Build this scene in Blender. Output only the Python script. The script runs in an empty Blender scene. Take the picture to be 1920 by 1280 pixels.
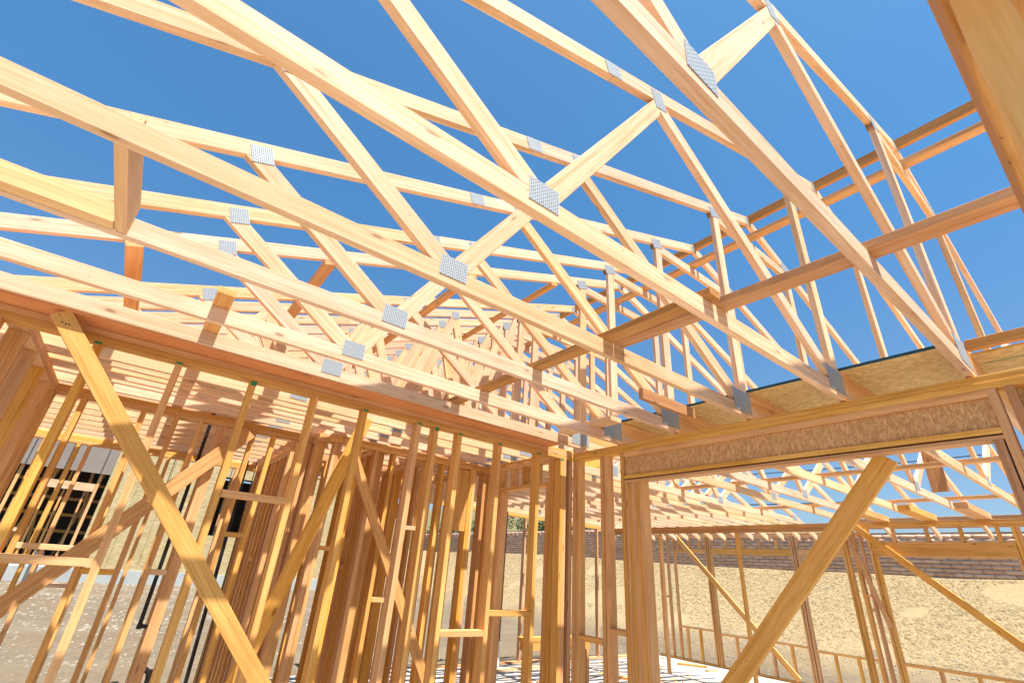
import bpy, bmesh, math, random
from mathutils import Vector, Matrix, noise
rnd = random.Random(7)
scene = bpy.context.scene
COL = scene.collection
FLOOR = -1.665      # top of the concrete slab (camera is the origin)
GR = -1.80          # graded dirt
BZ = 1.104          # truss bearing height
SP = 0.6096         # truss spacing

# ------------------------------------------------------------------ materials
MAT = {}
def newmat(name):
    m = bpy.data.materials.new(name); m.use_nodes = True
    nt = m.node_tree; nt.nodes.clear()
    out = nt.nodes.new('ShaderNodeOutputMaterial'); b = nt.nodes.new('ShaderNodeBsdfPrincipled')
    nt.links.new(b.outputs[0], out.inputs[0])
    MAT[name] = m
    return m, nt, b
def N(nt, t, **kw):
    n = nt.nodes.new(t)
    for k, v in kw.items():
        if k.startswith('i_'):
            key = k[2:]; key = int(key) if key.isdigit() else key
            n.inputs[key].default_value = v
        else: setattr(n, k, v)
    return n
def ramp(nt, fac, stops, interp='LINEAR'):
    r = nt.nodes.new('ShaderNodeValToRGB'); r.color_ramp.interpolation = interp
    el = r.color_ramp.elements
    while len(el) > 1: el.remove(el[-1])
    el[0].position = stops[0][0]; el[0].color = (*stops[0][1], 1)
    for p, c in stops[1:]:
        e = el.new(p); e.color = (*c, 1)
    nt.links.new(fac, r.inputs[0]); return r
def vec(nt, a, op, b=None, val=None):
    n = nt.nodes.new('ShaderNodeVectorMath'); n.operation = op
    nt.links.new(a, n.inputs[0])
    if b is not None: nt.links.new(b, n.inputs[1])
    if val is not None: n.inputs[1].default_value = val
    return n.outputs[0]
def mth(nt, op, a, b):
    n = nt.nodes.new('ShaderNodeMath'); n.operation = op
    for i, v in enumerate((a, b)):
        if isinstance(v, (int, float)): n.inputs[i].default_value = v
        else: nt.links.new(v, n.inputs[i])
    return n.outputs[0]
def mixc(nt, fac, a, b, blend='MIX'):
    n = nt.nodes.new('ShaderNodeMix'); n.data_type = 'RGBA'; n.blend_type = blend
    for sock, v in ((n.inputs[0], fac), (n.inputs[6], a), (n.inputs[7], b)):
        if isinstance(v, (int, float)): sock.default_value = v
        elif isinstance(v, tuple): sock.default_value = (*v, 1)
        else: nt.links.new(v, sock)
    return n.outputs[2]

def wood(name, c_light, c_mid, c_dark, varamt=0.35, rough=0.75, knotc=(0.16, 0.07, 0.03), stain=None):
    m, nt, b = newmat(name)
    at = N(nt, 'ShaderNodeAttribute', attribute_name='grain')
    oi = N(nt, 'ShaderNodeObjectInfo')
    comb = N(nt, 'ShaderNodeCombineXYZ')
    nt.links.new(mth(nt, 'MULTIPLY', oi.outputs['Random'], 37.0), comb.inputs[0])
    nt.links.new(mth(nt, 'MULTIPLY', oi.outputs['Random'], 91.0), comb.inputs[1])
    nt.links.new(mth(nt, 'MULTIPLY', oi.outputs['Random'], 53.0), comb.inputs[2])
    P = vec(nt, at.outputs['Vector'], 'ADD', comb.outputs[0])
    # warped coordinates for growth rings
    warp = N(nt, 'ShaderNodeTexNoise', i_Scale=1.0, i_Detail=2.0)
    nt.links.new(vec(nt, P, 'MULTIPLY', val=(1.3, 9, 9)), warp.inputs['Vector'])
    wv = vec(nt, vec(nt, warp.outputs['Color'], 'SUBTRACT', val=(.5, .5, .5)), 'MULTIPLY', val=(0, .05, .05))
    Pw = vec(nt, P, 'ADD', wv)
    ring = N(nt, 'ShaderNodeTexNoise', i_Scale=1.0, i_Detail=3.0, i_Roughness=0.6)
    nt.links.new(vec(nt, Pw, 'MULTIPLY', val=(0.9, 60, 60)), ring.inputs['Vector'])
    fine = N(nt, 'ShaderNodeTexNoise', i_Scale=1.0, i_Detail=4.0, i_Roughness=0.7)
    nt.links.new(vec(nt, Pw, 'MULTIPLY', val=(8, 330, 330)), fine.inputs['Vector'])
    big = N(nt, 'ShaderNodeTexNoise', i_Scale=1.0, i_Detail=2.0)
    nt.links.new(vec(nt, P, 'MULTIPLY', val=(1.6, 6, 6)), big.inputs['Vector'])
    base = ramp(nt, ring.outputs[0], [(0.36, c_light), (0.50, c_mid), (0.66, c_dark)])
    col = mixc(nt, 0.38, base.outputs[0], ramp(nt, fine.outputs[0], [(0.36, c_dark), (0.5, c_mid), (0.64, c_light)]).outputs[0])
    col = mixc(nt, ramp(nt, big.outputs[0], [(0.42, (0, 0, 0)), (0.75, (.55, .55, .55))]).outputs[0], col, c_dark)
    # knots: sparse, elongated
    vo = N(nt, 'ShaderNodeTexVoronoi', feature='F1', i_Scale=1.0, i_Randomness=1.0)
    nt.links.new(vec(nt, Pw, 'MULTIPLY', val=(3.2, 13, 13)), vo.inputs['Vector'])
    kn = ramp(nt, vo.outputs['Distance'], [(0.0, (1, 1, 1)), (0.07, (.75, .75, .75)), (0.10, (.25, .25, .25)), (0.2, (0, 0, 0))])
    sep = N(nt, 'ShaderNodeSeparateColor'); nt.links.new(vo.outputs['Color'], sep.inputs[0])
    kf = mth(nt, 'MULTIPLY', kn.outputs[0], mth(nt, 'GREATER_THAN', sep.outputs[0], 0.42))
    col = mixc(nt, mth(nt, 'MULTIPLY', kf, 0.8), col, knotc)
    # small nail holes / specks
    v2 = N(nt, 'ShaderNodeTexVoronoi', feature='F1', i_Scale=1.0)
    nt.links.new(vec(nt, P, 'MULTIPLY', val=(14, 28, 28)), v2.inputs['Vector'])
    s2 = N(nt, 'ShaderNodeSeparateColor'); nt.links.new(v2.outputs['Color'], s2.inputs[0])
    sp = mth(nt, 'MULTIPLY', mth(nt, 'LESS_THAN', v2.outputs['Distance'], 0.09), mth(nt, 'GREATER_THAN', s2.outputs[0], 0.86))
    col = mixc(nt, mth(nt, 'MULTIPLY', sp, 0.6), col, (0.13, 0.06, 0.03))
    # weather stains and handling dirt in irregular patches
    stn = N(nt, 'ShaderNodeTexNoise', i_Scale=1.0, i_Detail=5.0, i_Roughness=.6)
    nt.links.new(vec(nt, P, 'MULTIPLY', val=(2.2, 9, 9)), stn.inputs['Vector'])
    sf = ramp(nt, stn.outputs[0], [(0.56, (0, 0, 0)), (0.72, (.5, .5, .5))])
    sc_ = N(nt, 'ShaderNodeMix'); sc_.data_type = 'RGBA'; sc_.blend_type = 'MULTIPLY'
    nt.links.new(sf.outputs[0], sc_.inputs[0]); nt.links.new(col, sc_.inputs[6]); sc_.inputs[7].default_value = (.66, .66, .60, 1); col = sc_.outputs[2]
    # board-to-board variation
    hsv = N(nt, 'ShaderNodeHueSaturation')
    r2 = mth(nt, 'FRACT', mth(nt, 'MULTIPLY', oi.outputs['Random'], 17.31), 0.0)
    r3 = mth(nt, 'FRACT', mth(nt, 'MULTIPLY', oi.outputs['Random'], 5.77), 0.0)
    nt.links.new(mth(nt, 'ADD', mth(nt, 'MULTIPLY', r2, varamt), 1 - varamt * .55), hsv.inputs['Value'])
    nt.links.new(mth(nt, 'ADD', mth(nt, 'MULTIPLY', r3, 0.22), 0.92), hsv.inputs['Saturation'])
    nt.links.new(mth(nt, 'ADD', mth(nt, 'MULTIPLY', r3, 0.011), 0.4925), hsv.inputs['Hue'])
    nt.links.new(col, hsv.inputs['Color'])
    nt.links.new(hsv.outputs[0], b.inputs['Base Color'])
    b.inputs['Roughness'].default_value = rough
    b.inputs['Specular IOR Level'].default_value = 0.25
    bp = N(nt, 'ShaderNodeBump', i_Strength=0.25, i_Distance=0.002)
    nt.links.new(fine.outputs[0], bp.inputs['Height']); nt.links.new(bp.outputs[0], b.inputs['Normal'])
    return m
wood('pale_fir', (0.80, 0.595, 0.42), (0.74, 0.505, 0.325), (0.57, 0.335, 0.17), 0.22)
wood('lit_fir', (0.80, 0.56, 0.29), (0.76, 0.50, 0.23), (0.62, 0.36, 0.14), 0.1)  # lighter copy of golden fir, sunlit brightness put into the colour
wood('golden_fir', (0.77, 0.475, 0.205), (0.70, 0.395, 0.15), (0.50, 0.24, 0.075), 0.24)
wood('bounce_fir', (0.72, 0.33, 0.11), (0.66, 0.27, 0.08), (0.5, 0.18, 0.045), 0.1)  # orange glow of bounced light put into the backing strip's colour
wood('red_fir', (0.62, 0.36, 0.165), (0.53, 0.28, 0.11), (0.38, 0.165, 0.055), 0.22)
wood('gap_shade', (0.20, 0.12, 0.07), (0.15, 0.085, 0.05), (0.09, 0.05, 0.03), 0.25)  # darkened wood, painted shade for the header's shadow gap

def simple(name, col, rough=0.6, metal=0.0, var=0.0, scale=5.0, col2=None, bump=0.0):
    m, nt, b = newmat(name)
    b.inputs['Roughness'].default_value = rough; b.inputs['Metallic'].default_value = metal
    if col2 is None: b.inputs['Base Color'].default_value = (*col, 1)
    else:
        tc = N(nt, 'ShaderNodeTexCoord'); no = N(nt, 'ShaderNodeTexNoise', i_Scale=scale, i_Detail=6.0, i_Roughness=0.65)
        nt.links.new(tc.outputs['Object'], no.inputs['Vector'])
        r = ramp(nt, no.outputs[0], [(0.35, col), (0.65, col2)])
        nt.links.new(r.outputs[0], b.inputs['Base Color'])
        if bump:
            bp = N(nt, 'ShaderNodeBump', i_Strength=bump, i_Distance=0.02)
            nt.links.new(no.outputs[0], bp.inputs['Height']); nt.links.new(bp.outputs[0], b.inputs['Normal'])
    return m
simple('black_pipe', (0.012, 0.012, 0.013), 0.35)
simple('grey_pipe', (0.12, 0.14, 0.16), 0.4)
simple('dark_cable', (0.02, 0.02, 0.025), 0.6)
simple('brass', (0.55, 0.40, 0.12), 0.35, 1.0)
simple('green_paint', (0.03, 0.22, 0.10), 0.7)
simple('orange_paint', (0.85, 0.16, 0.03), 0.7)
simple('black_ink', (0.02, 0.02, 0.02), 0.8)
simple('dark_felt', (0.012, 0.055, 0.075), 0.75)
simple('grey_board', (0.21, 0.175, 0.15), 0.85, col2=(0.235, 0.20, 0.17), scale=1.5)
simple('shaded_inside', (0.075, 0.055, 0.04), 0.9)  # interior shade of the neighbouring house put into the wall colour
simple('footing', (0.40, 0.42, 0.40), 0.9, col2=(0.33, 0.35, 0.34), scale=2.0)
simple('white_plastic', (0.75, 0.75, 0.72), 0.5)
simple('leaf', (0.10, 0.13, 0.05), 0.8, col2=(0.22, 0.23, 0.10), scale=3.0)
simple('twig', (0.14, 0.10, 0.07), 0.9)
simple('stone', (0.17, 0.143, 0.109), 0.9, col2=(0.289, 0.246, 0.188), scale=1.0)

# punched truss plate steel
def plate_mat():
    m, nt, b = newmat('truss_plate_steel')
    at = N(nt, 'ShaderNodeAttribute', attribute_name='grain')
    sx = N(nt, 'ShaderNodeSeparateXYZ'); nt.links.new(at.outputs['Vector'], sx.inputs[0])
    u = mth(nt, 'MULTIPLY', sx.outputs[0], 1 / 0.0095)
    row = mth(nt, 'FLOOR', u, 0.0)
    v = mth(nt, 'ADD', mth(nt, 'MULTIPLY', sx.outputs[1], 1 / 0.016), mth(nt, 'MULTIPLY', row, 0.5))
    fu = mth(nt, 'ABSOLUTE', mth(nt, 'SUBTRACT', mth(nt, 'FRACT', u, 0.0), 0.5), 0)
    fv = mth(nt, 'ABSOLUTE', mth(nt, 'SUBTRACT', mth(nt, 'FRACT', v, 0.0), 0.5), 0)
    slot = mth(nt, 'MULTIPLY', mth(nt, 'LESS_THAN', fu, 0.2), mth(nt, 'LESS_THAN', fv, 0.34))
    no = N(nt, 'ShaderNodeTexNoise', i_Scale=30.0)
    nt.links.new(at.outputs['Vector'], no.inputs['Vector'])
    c = mixc(nt, no.outputs[0], (0.33, 0.37, 0.40), (0.43, 0.48, 0.51))
    col = mixc(nt, slot, c, (0.11, 0.12, 0.14))
    nt.links.new(col, b.inputs['Base Color'])
    b.inputs['Metallic'].default_value = 0.12; b.inputs['Specular IOR Level'].default_value = 0.3
    b.inputs['Roughness'].default_value = 0.55
    bp = N(nt, 'ShaderNodeBump', i_Strength=0.6, i_Distance=0.002); bp.invert = True
    nt.links.new(slot, bp.inputs['Height']); nt.links.new(bp.outputs[0], b.inputs['Normal'])
plate_mat()

def osb_mat(name, dark, mid, light, sc=1.0, stretch=(1, 1, 1)):
    m, nt, b = newmat(name)
    at = N(nt, 'ShaderNodeAttribute', attribute_name='grain')
    P0 = vec(nt, at.outputs['Vector'], 'MULTIPLY', val=stretch)
    wn = N(nt, 'ShaderNodeTexNoise', i_Scale=14.0, i_Detail=2.0); nt.links.new(P0, wn.inputs['Vector'])
    P = vec(nt, P0, 'ADD', vec(nt, vec(nt, wn.outputs['Color'], 'SUBTRACT', val=(.5, .5, .5)), 'MULTIPLY', val=(.025, .025, .025)))
    layers = []
    for k, (mult, rot) in enumerate((((13, 40, 20), 0.35), ((16, 46, 20), -0.75), ((12, 34, 20), 1.35), ((18, 60, 20), 0.9))):
        mp = N(nt, 'ShaderNodeMapping'); mp.inputs['Rotation'].default_value = (0, 0, rot)
        mp.inputs['Scale'].default_value = tuple(q * sc for q in mult); mp.inputs['Location'].default_value = (k * 3.1, k * 7.7, 0)
        nt.links.new(P, mp.inputs['Vector'])
        vo = N(nt, 'ShaderNodeTexVoronoi', feature='F1', i_Scale=1.0); nt.links.new(mp.outputs[0], vo.inputs['Vector'])
        s = N(nt, 'ShaderNodeSeparateColor'); nt.links.new(vo.outputs['Color'], s.inputs[0])
        layers.append(s)
    fac = layers[0].outputs[0]
    for l in layers[1:]:   # a later flake covers the earlier one where its own random number says so
        mx = N(nt, 'ShaderNodeMix'); mx.data_type = 'FLOAT'
        nt.links.new(mth(nt, 'GREATER_THAN', l.outputs[1], 0.52), mx.inputs[0]); nt.links.new(fac, mx.inputs[2]); nt.links.new(l.outputs[0], mx.inputs[3]); fac = mx.outputs[0]
    r = ramp(nt, fac, [(0.0, dark), (0.5, mid), (1.0, light)])
    f2 = N(nt, 'ShaderNodeTexNoise', i_Scale=120.0, i_Detail=3.0); nt.links.new(P, f2.inputs['Vector'])
    col = mixc(nt, 0.25, r.outputs[0], ramp(nt, f2.outputs[0], [(0.35, dark), (0.65, light)]).outputs[0])
    nt.links.new(col, b.inputs['Base Color']); b.inputs['Roughness'].default_value = 0.7
    bp = N(nt, 'ShaderNodeBump', i_Strength=0.35, i_Distance=0.002)
    nt.links.new(fac, bp.inputs['Height']); nt.links.new(bp.outputs[0], b.inputs['Normal'])
osb_mat('osb_header', (0.42, 0.20, 0.07), (0.57, 0.305, 0.115), (0.75, 0.46, 0.21), 2.1)
osb_mat('osb_sheet', (0.42, 0.265, 0.09), (0.56, 0.375, 0.135), (0.68, 0.48, 0.20), 2.4, (1.0, 0.28, 1.0))
osb_mat('osb_wall', (0.33, 0.235, 0.105), (0.43, 0.33, 0.16), (0.51, 0.42, 0.235), 0.35)

def slab_mat():
    m, nt, b = newmat('concrete_slab')
    tc = N(nt, 'ShaderNodeTexCoord'); no = N(nt, 'ShaderNodeTexNoise', i_Scale=1.3, i_Detail=8.0)
    nt.links.new(tc.outputs['Object'], no.inputs['Vector'])
    n2 = N(nt, 'ShaderNodeTexNoise', i_Scale=40.0, i_Detail=4.0); nt.links.new(tc.outputs['Object'], n2.inputs['Vector'])
    c = ramp(nt, no.outputs[0], [(0.35, (0.30, 0.265, 0.22)), (0.5, (0.40, 0.365, 0.32)), (0.7, (0.43, 0.40, 0.355))])
    nt.links.new(mixc(nt, mth(nt, 'MULTIPLY', n2.outputs[0], .35), c.outputs[0], (0.27, 0.22, 0.16)), b.inputs['Base Color'])
    b.inputs['Roughness'].default_value = 0.8
slab_mat()

def ground_mat():
    m, nt, b = newmat('ground_dirt')
    geo = N(nt, 'ShaderNodeNewGeometry')
    sx = N(nt, 'ShaderNodeSeparateXYZ'); nt.links.new(geo.outputs['Position'], sx.inputs[0])
    n1 = N(nt, 'ShaderNodeTexNoise', i_Scale=0.5, i_Detail=8.0, i_Roughness=.65); nt.links.new(geo.outputs['Position'], n1.inputs['Vector'])
    n2 = N(nt, 'ShaderNodeTexNoise', i_Scale=9.0, i_Detail=8.0, i_Roughness=.7); nt.links.new(geo.outputs['Position'], n2.inputs['Vector'])
    tr = N(nt, 'ShaderNodeTexNoise', i_Scale=1.0, i_Detail=5.0)
    nt.links.new(vec(nt, geo.outputs['Position'], 'MULTIPLY', val=(.10, .55, 1)), tr.inputs['Vector'])
    dirt = ramp(nt, n2.outputs[0], [(0.25, (0.077, 0.052, 0.029)), (0.5, (0.124, 0.089, 0.052)), (0.75, (0.17, 0.129, 0.078))])
    dirt2 = mixc(nt, ramp(nt, tr.outputs[0], [(.45, (0, 0, 0)), (.65, (.55, .55, .55))]).outputs[0], dirt.outputs[0], (0.165, 0.132, 0.085))
    n3 = N(nt, 'ShaderNodeTexNoise', i_Scale=1.0, i_Detail=9.0, i_Roughness=.75)
    nt.links.new(vec(nt, geo.outputs['Position'], 'MULTIPLY', val=(34, 26, 34)), n3.inputs['Vector'])
    straw = ramp(nt, n3.outputs[0], [(0.28, (0.117, 0.077, 0.036)), (0.45, (0.248, 0.178, 0.086)), (0.72, (0.358, 0.278, 0.15))])
    # straw lies on the bank: factor by distance up the bank with a ragged edge
    e = mth(nt, 'ADD', sx.outputs[0], mth(nt, 'MULTIPLY', n1.outputs[0], 3.0))
    f = ramp(nt, mth(nt, 'MULTIPLY', mth(nt, 'SUBTRACT', e, 14.4), .6), [(0.0, (0, 0, 0)), (1.0, (1, 1, 1))])
    bare = N(nt, 'ShaderNodeTexNoise', i_Scale=1.1, i_Detail=4.0); nt.links.new(geo.outputs['Position'], bare.inputs['Vector'])
    bf = ramp(nt, bare.outputs[0], [(0.66, (0, 0, 0)), (0.72, (1, 1, 1))])
    st = mixc(nt, mth(nt, 'MULTIPLY', bf.outputs[0], .9), straw.outputs[0], (0.12, 0.095, 0.075)) if True else mixc(nt, 1.0, straw.outputs[0], (0.131, 0.093, 0.064))
    col = mixc(nt, f.outputs[0], dirt2, st)
    # dry grass hill beyond the block wall
    hill = ramp(nt, n2.outputs[0], [(0.3, (0.089, 0.077, 0.028)), (0.7, (0.179, 0.149, 0.061))])
    hf = mth(nt, 'GREATER_THAN', sx.outputs[0], 18.6)
    col = mixc(nt, hf, col, hill.outputs[0])
    nt.links.new(col, b.inputs['Base Color']); b.inputs['Roughness'].default_value = 0.95
    bp = N(nt, 'ShaderNodeBump', i_Strength=0.8, i_Distance=0.025)
    nt.links.new(mixc(nt, .5, n2.outputs[0], n3.outputs[0]), bp.inputs['Height']); nt.links.new(bp.outputs[0], b.inputs['Normal'])
ground_mat()

def block_mat():
    m, nt, b = newmat('slump_block')
    at = N(nt, 'ShaderNodeAttribute', attribute_name='grain')   # x = random per block
    sx = N(nt, 'ShaderNodeSeparateXYZ'); nt.links.new(at.outputs['Vector'], sx.inputs[0])
    geo = N(nt, 'ShaderNodeNewGeometry'); no = N(nt, 'ShaderNodeTexNoise', i_Scale=9.0, i_Detail=6.0)
    nt.links.new(geo.outputs['Position'], no.inputs['Vector'])
    c = ramp(nt, sx.outputs[0], [(0, (0.54, 0.335, 0.225)), (.5, (0.63, 0.415, 0.29)), (1, (0.73, 0.51, 0.375))])
    nt.links.new(mixc(nt, mth(nt, 'MULTIPLY', no.outputs[0], .35), c.outputs[0], (0.36, 0.24, 0.18)), b.inputs['Base Color'])
    b.inputs['Roughness'].default_value = 0.95
block_mat()
simple('mortar', (0.30, 0.21, 0.165), 0.95)
def straw_mat():
    m, nt, b = newmat('straw')
    at = N(nt, 'ShaderNodeAttribute', attribute_name='grain')
    sx = N(nt, 'ShaderNodeSeparateXYZ'); nt.links.new(at.outputs['Vector'], sx.inputs[0])
    c = ramp(nt, sx.outputs[0], [(0, (0.187, 0.122, 0.057)), (.4, (0.344, 0.249, 0.127)), (1, (0.488, 0.392, 0.228))])
    nt.links.new(c.outputs[0], b.inputs['Base Color']); b.inputs['Roughness'].default_value = 0.7
straw_mat()

# ------------------------------------------------------------------ object helpers
def link(o, parent=None):
    COL.objects.link(o)
    if parent is not None: o.parent = parent
    return o
def thing(name, label, cat, loc=(0, 0, 0), group=None, kind=None):
    o = bpy.data.objects.new(name, None); o.empty_display_size = .2; o.location = loc
    COL.objects.link(o); tag(o, label, cat, group, kind); return o
def tag(o, label, cat, group=None, kind=None):
    if label: o['label'] = label
    if cat: o['category'] = cat
    if group: o['group'] = group
    if kind: o['kind'] = kind
    return o
def solid(polys, mat, frames=None, off=(0, 0, 0), bevel=0.0, name='part'):
    """polys: list of (verts, faces, grainverts)"""
    me = bpy.data.meshes.new(name)
    V, F, G = [], [], []
    for vs, fs, gs in polys:
        b = len(V); V += [(v[0] - off[0], v[1] - off[1], v[2] - off[2]) for v in vs]
        F += [tuple(i + b for i in f) for f in fs]; G += [tuple(g) for g in gs]
    me.from_pydata(V, [], F)
    a = me.attributes.new('grain', 'FLOAT_VECTOR', 'POINT')
    a.data.foreach_set('vector', [c for g in G for c in g])
    me.materials.append(MAT[mat])
    if bevel > 0:
        bm = bmesh.new(); bm.from_mesh(me)
        bmesh.ops.bevel(bm, geom=list(bm.edges), offset=bevel, segments=1, affect='EDGES', clamp_overlap=True)
        bm.to_mesh(me); bm.free()
    me.update()
    return me
CUBEF = [(0, 3, 2, 1), (4, 5, 6, 7), (0, 1, 5, 4), (1, 2, 6, 5), (2, 3, 7, 6), (3, 0, 4, 7)]
def box_geo(x0, x1, y0, y1, z0, z1, axis=None):
    vs = [(x0, y0, z0), (x1, y0, z0), (x1, y1, z0), (x0, y1, z0), (x0, y0, z1), (x1, y0, z1), (x1, y1, z1), (x0, y1, z1)]
    d = (x1 - x0, y1 - y0, z1 - z0)
    if axis is None: axis = max(range(3), key=lambda i: d[i])
    o = [axis, (axis + 1) % 3, (axis + 2) % 3]
    r = rnd.random() * 20
    gs = [(v[o[0]] + r, v[o[1]] - (x0, y0, z0)[o[1]] + r * .37, v[o[2]] - (x0, y0, z0)[o[2]] + r * .71) for v in vs]
    return vs, CUBEF, gs
def box(name, parent, x0, x1, y0, y1, z0, z1, mat='golden_fir', bevel=0.0015, axis=None):
    off = parent.location if parent is not None else (0, 0, 0)
    me = solid([box_geo(min(x0, x1), max(x0, x1), min(y0, y1), max(y0, y1), min(z0, z1), max(z0, z1), axis)], mat, off=off, bevel=bevel, name=name)
    return link(bpy.data.objects.new(name, me), parent)
def beam_geo(p0, p1, w, t, side):
    """board from p0 to p1; 'side' = direction of its width w; t = thickness in the other direction"""
    p0 = Vector(p0); p1 = Vector(p1); d = (p1 - p0); L = d.length; d.normalize()
    s = Vector(side); s = (s - d * s.dot(d)).normalized(); q = d.cross(s)
    vs = []; gs = []; r = rnd.random() * 20
    for a, P in ((0, p0), (L, p1)):
        for sw, sq in ((-1, -1), (1, -1), (1, 1), (-1, 1)):
            vs.append(tuple(P + s * (sw * w / 2) + q * (sq * t / 2)))
            gs.append((a + r, sw * w / 2 + r * .4, sq * t / 2 + r * .7))
    return vs, CUBEF, gs
def beam(name, parent, p0, p1, w, t, side, mat='golden_fir', bevel=0.0015):
    off = parent.location if parent is not None else (0, 0, 0)
    me = solid([beam_geo(p0, p1, w, t, side)], mat, off=off, bevel=bevel, name=name)
    return link(bpy.data.objects.new(name, me), parent)
def clip(poly, px, pz, nx, nz):
    out = []
    for i in range(len(poly)):
        a = poly[i]; b = poly[(i + 1) % len(poly)]
        da = (a[0] - px) * nx + (a[1] - pz) * nz; db = (b[0] - px) * nx + (b[1] - pz) * nz
        if da >= 0: out.append(a)
        if (da >= 0) != (db >= 0):
            t = da / (da - db); out.append((a[0] + (b[0] - a[0]) * t, a[1] + (b[1] - a[1]) * t))
    return out
def strip(p0, p1, w, ext=0.3):
    dx, dz = p1[0] - p0[0], p1[1] - p0[1]; L = math.hypot(dx, dz); dx /= L; dz /= L
    nx, nz = -dz * w / 2, dx * w / 2
    a = (p0[0] - dx * ext, p0[1] - dz * ext); b = (p1[0] + dx * ext, p1[1] + dz * ext)
    return [(a[0] - nx, a[1] - nz), (b[0] - nx, b[1] - nz), (b[0] + nx, b[1] + nz), (a[0] + nx, a[1] + nz)], (dx, dz)
def prism(poly, d, y0, y1):
    """extrude an x-z polygon between y0 and y1; grain along d"""
    n = len(poly); r = rnd.random() * 20
    vs = [(p[0], y0, p[1]) for p in poly] + [(p[0], y1, p[1]) for p in poly]
    gs = [(v[0] * d[0] + v[2] * d[1] + r, -v[0] * d[1] + v[2] * d[0] + r * .3, v[1] + r * .6) for v in vs]
    fs = [tuple(range(n)), tuple(range(2 * n - 1, n - 1, -1))] + [(i, i + n, (i + 1) % n + n, (i + 1) % n) for i in range(n)]
    return vs, fs, gs
def cyl_geo(p0, p1, r, n=12, r1=None):
    p0 = Vector(p0); p1 = Vector(p1); d = (p1 - p0).normalized(); r1 = r if r1 is None else r1
    a = d.orthogonal().normalized(); b = d.cross(a); vs = []
    for P, rr in ((p0, r), (p1, r1)):
        for i in range(n):
            t = 2 * math.pi * i / n; vs.append(tuple(P + a * math.cos(t) * rr + b * math.sin(t) * rr))
    fs = [(i, (i + 1) % n, (i + 1) % n + n, i + n) for i in range(n)] + [tuple(range(n - 1, -1, -1)), tuple(range(n, 2 * n))]
    return vs, fs, vs
def tube(name, parent, pts, r, mat):
    off = parent.location if parent is not None else (0, 0, 0)
    g = [cyl_geo(pts[i], pts[i + 1], r) for i in range(len(pts) - 1)]
    for p in pts[1:-1]:   # elbows
        g.append(cyl_geo(Vector(p) - Vector((0, 0, r * 1.3)), Vector(p) + Vector((0, 0, r * 1.3)), r * 1.25))
    me = solid(g, mat, off=off, name=name)
    return link(bpy.data.objects.new(name, me), parent)

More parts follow.
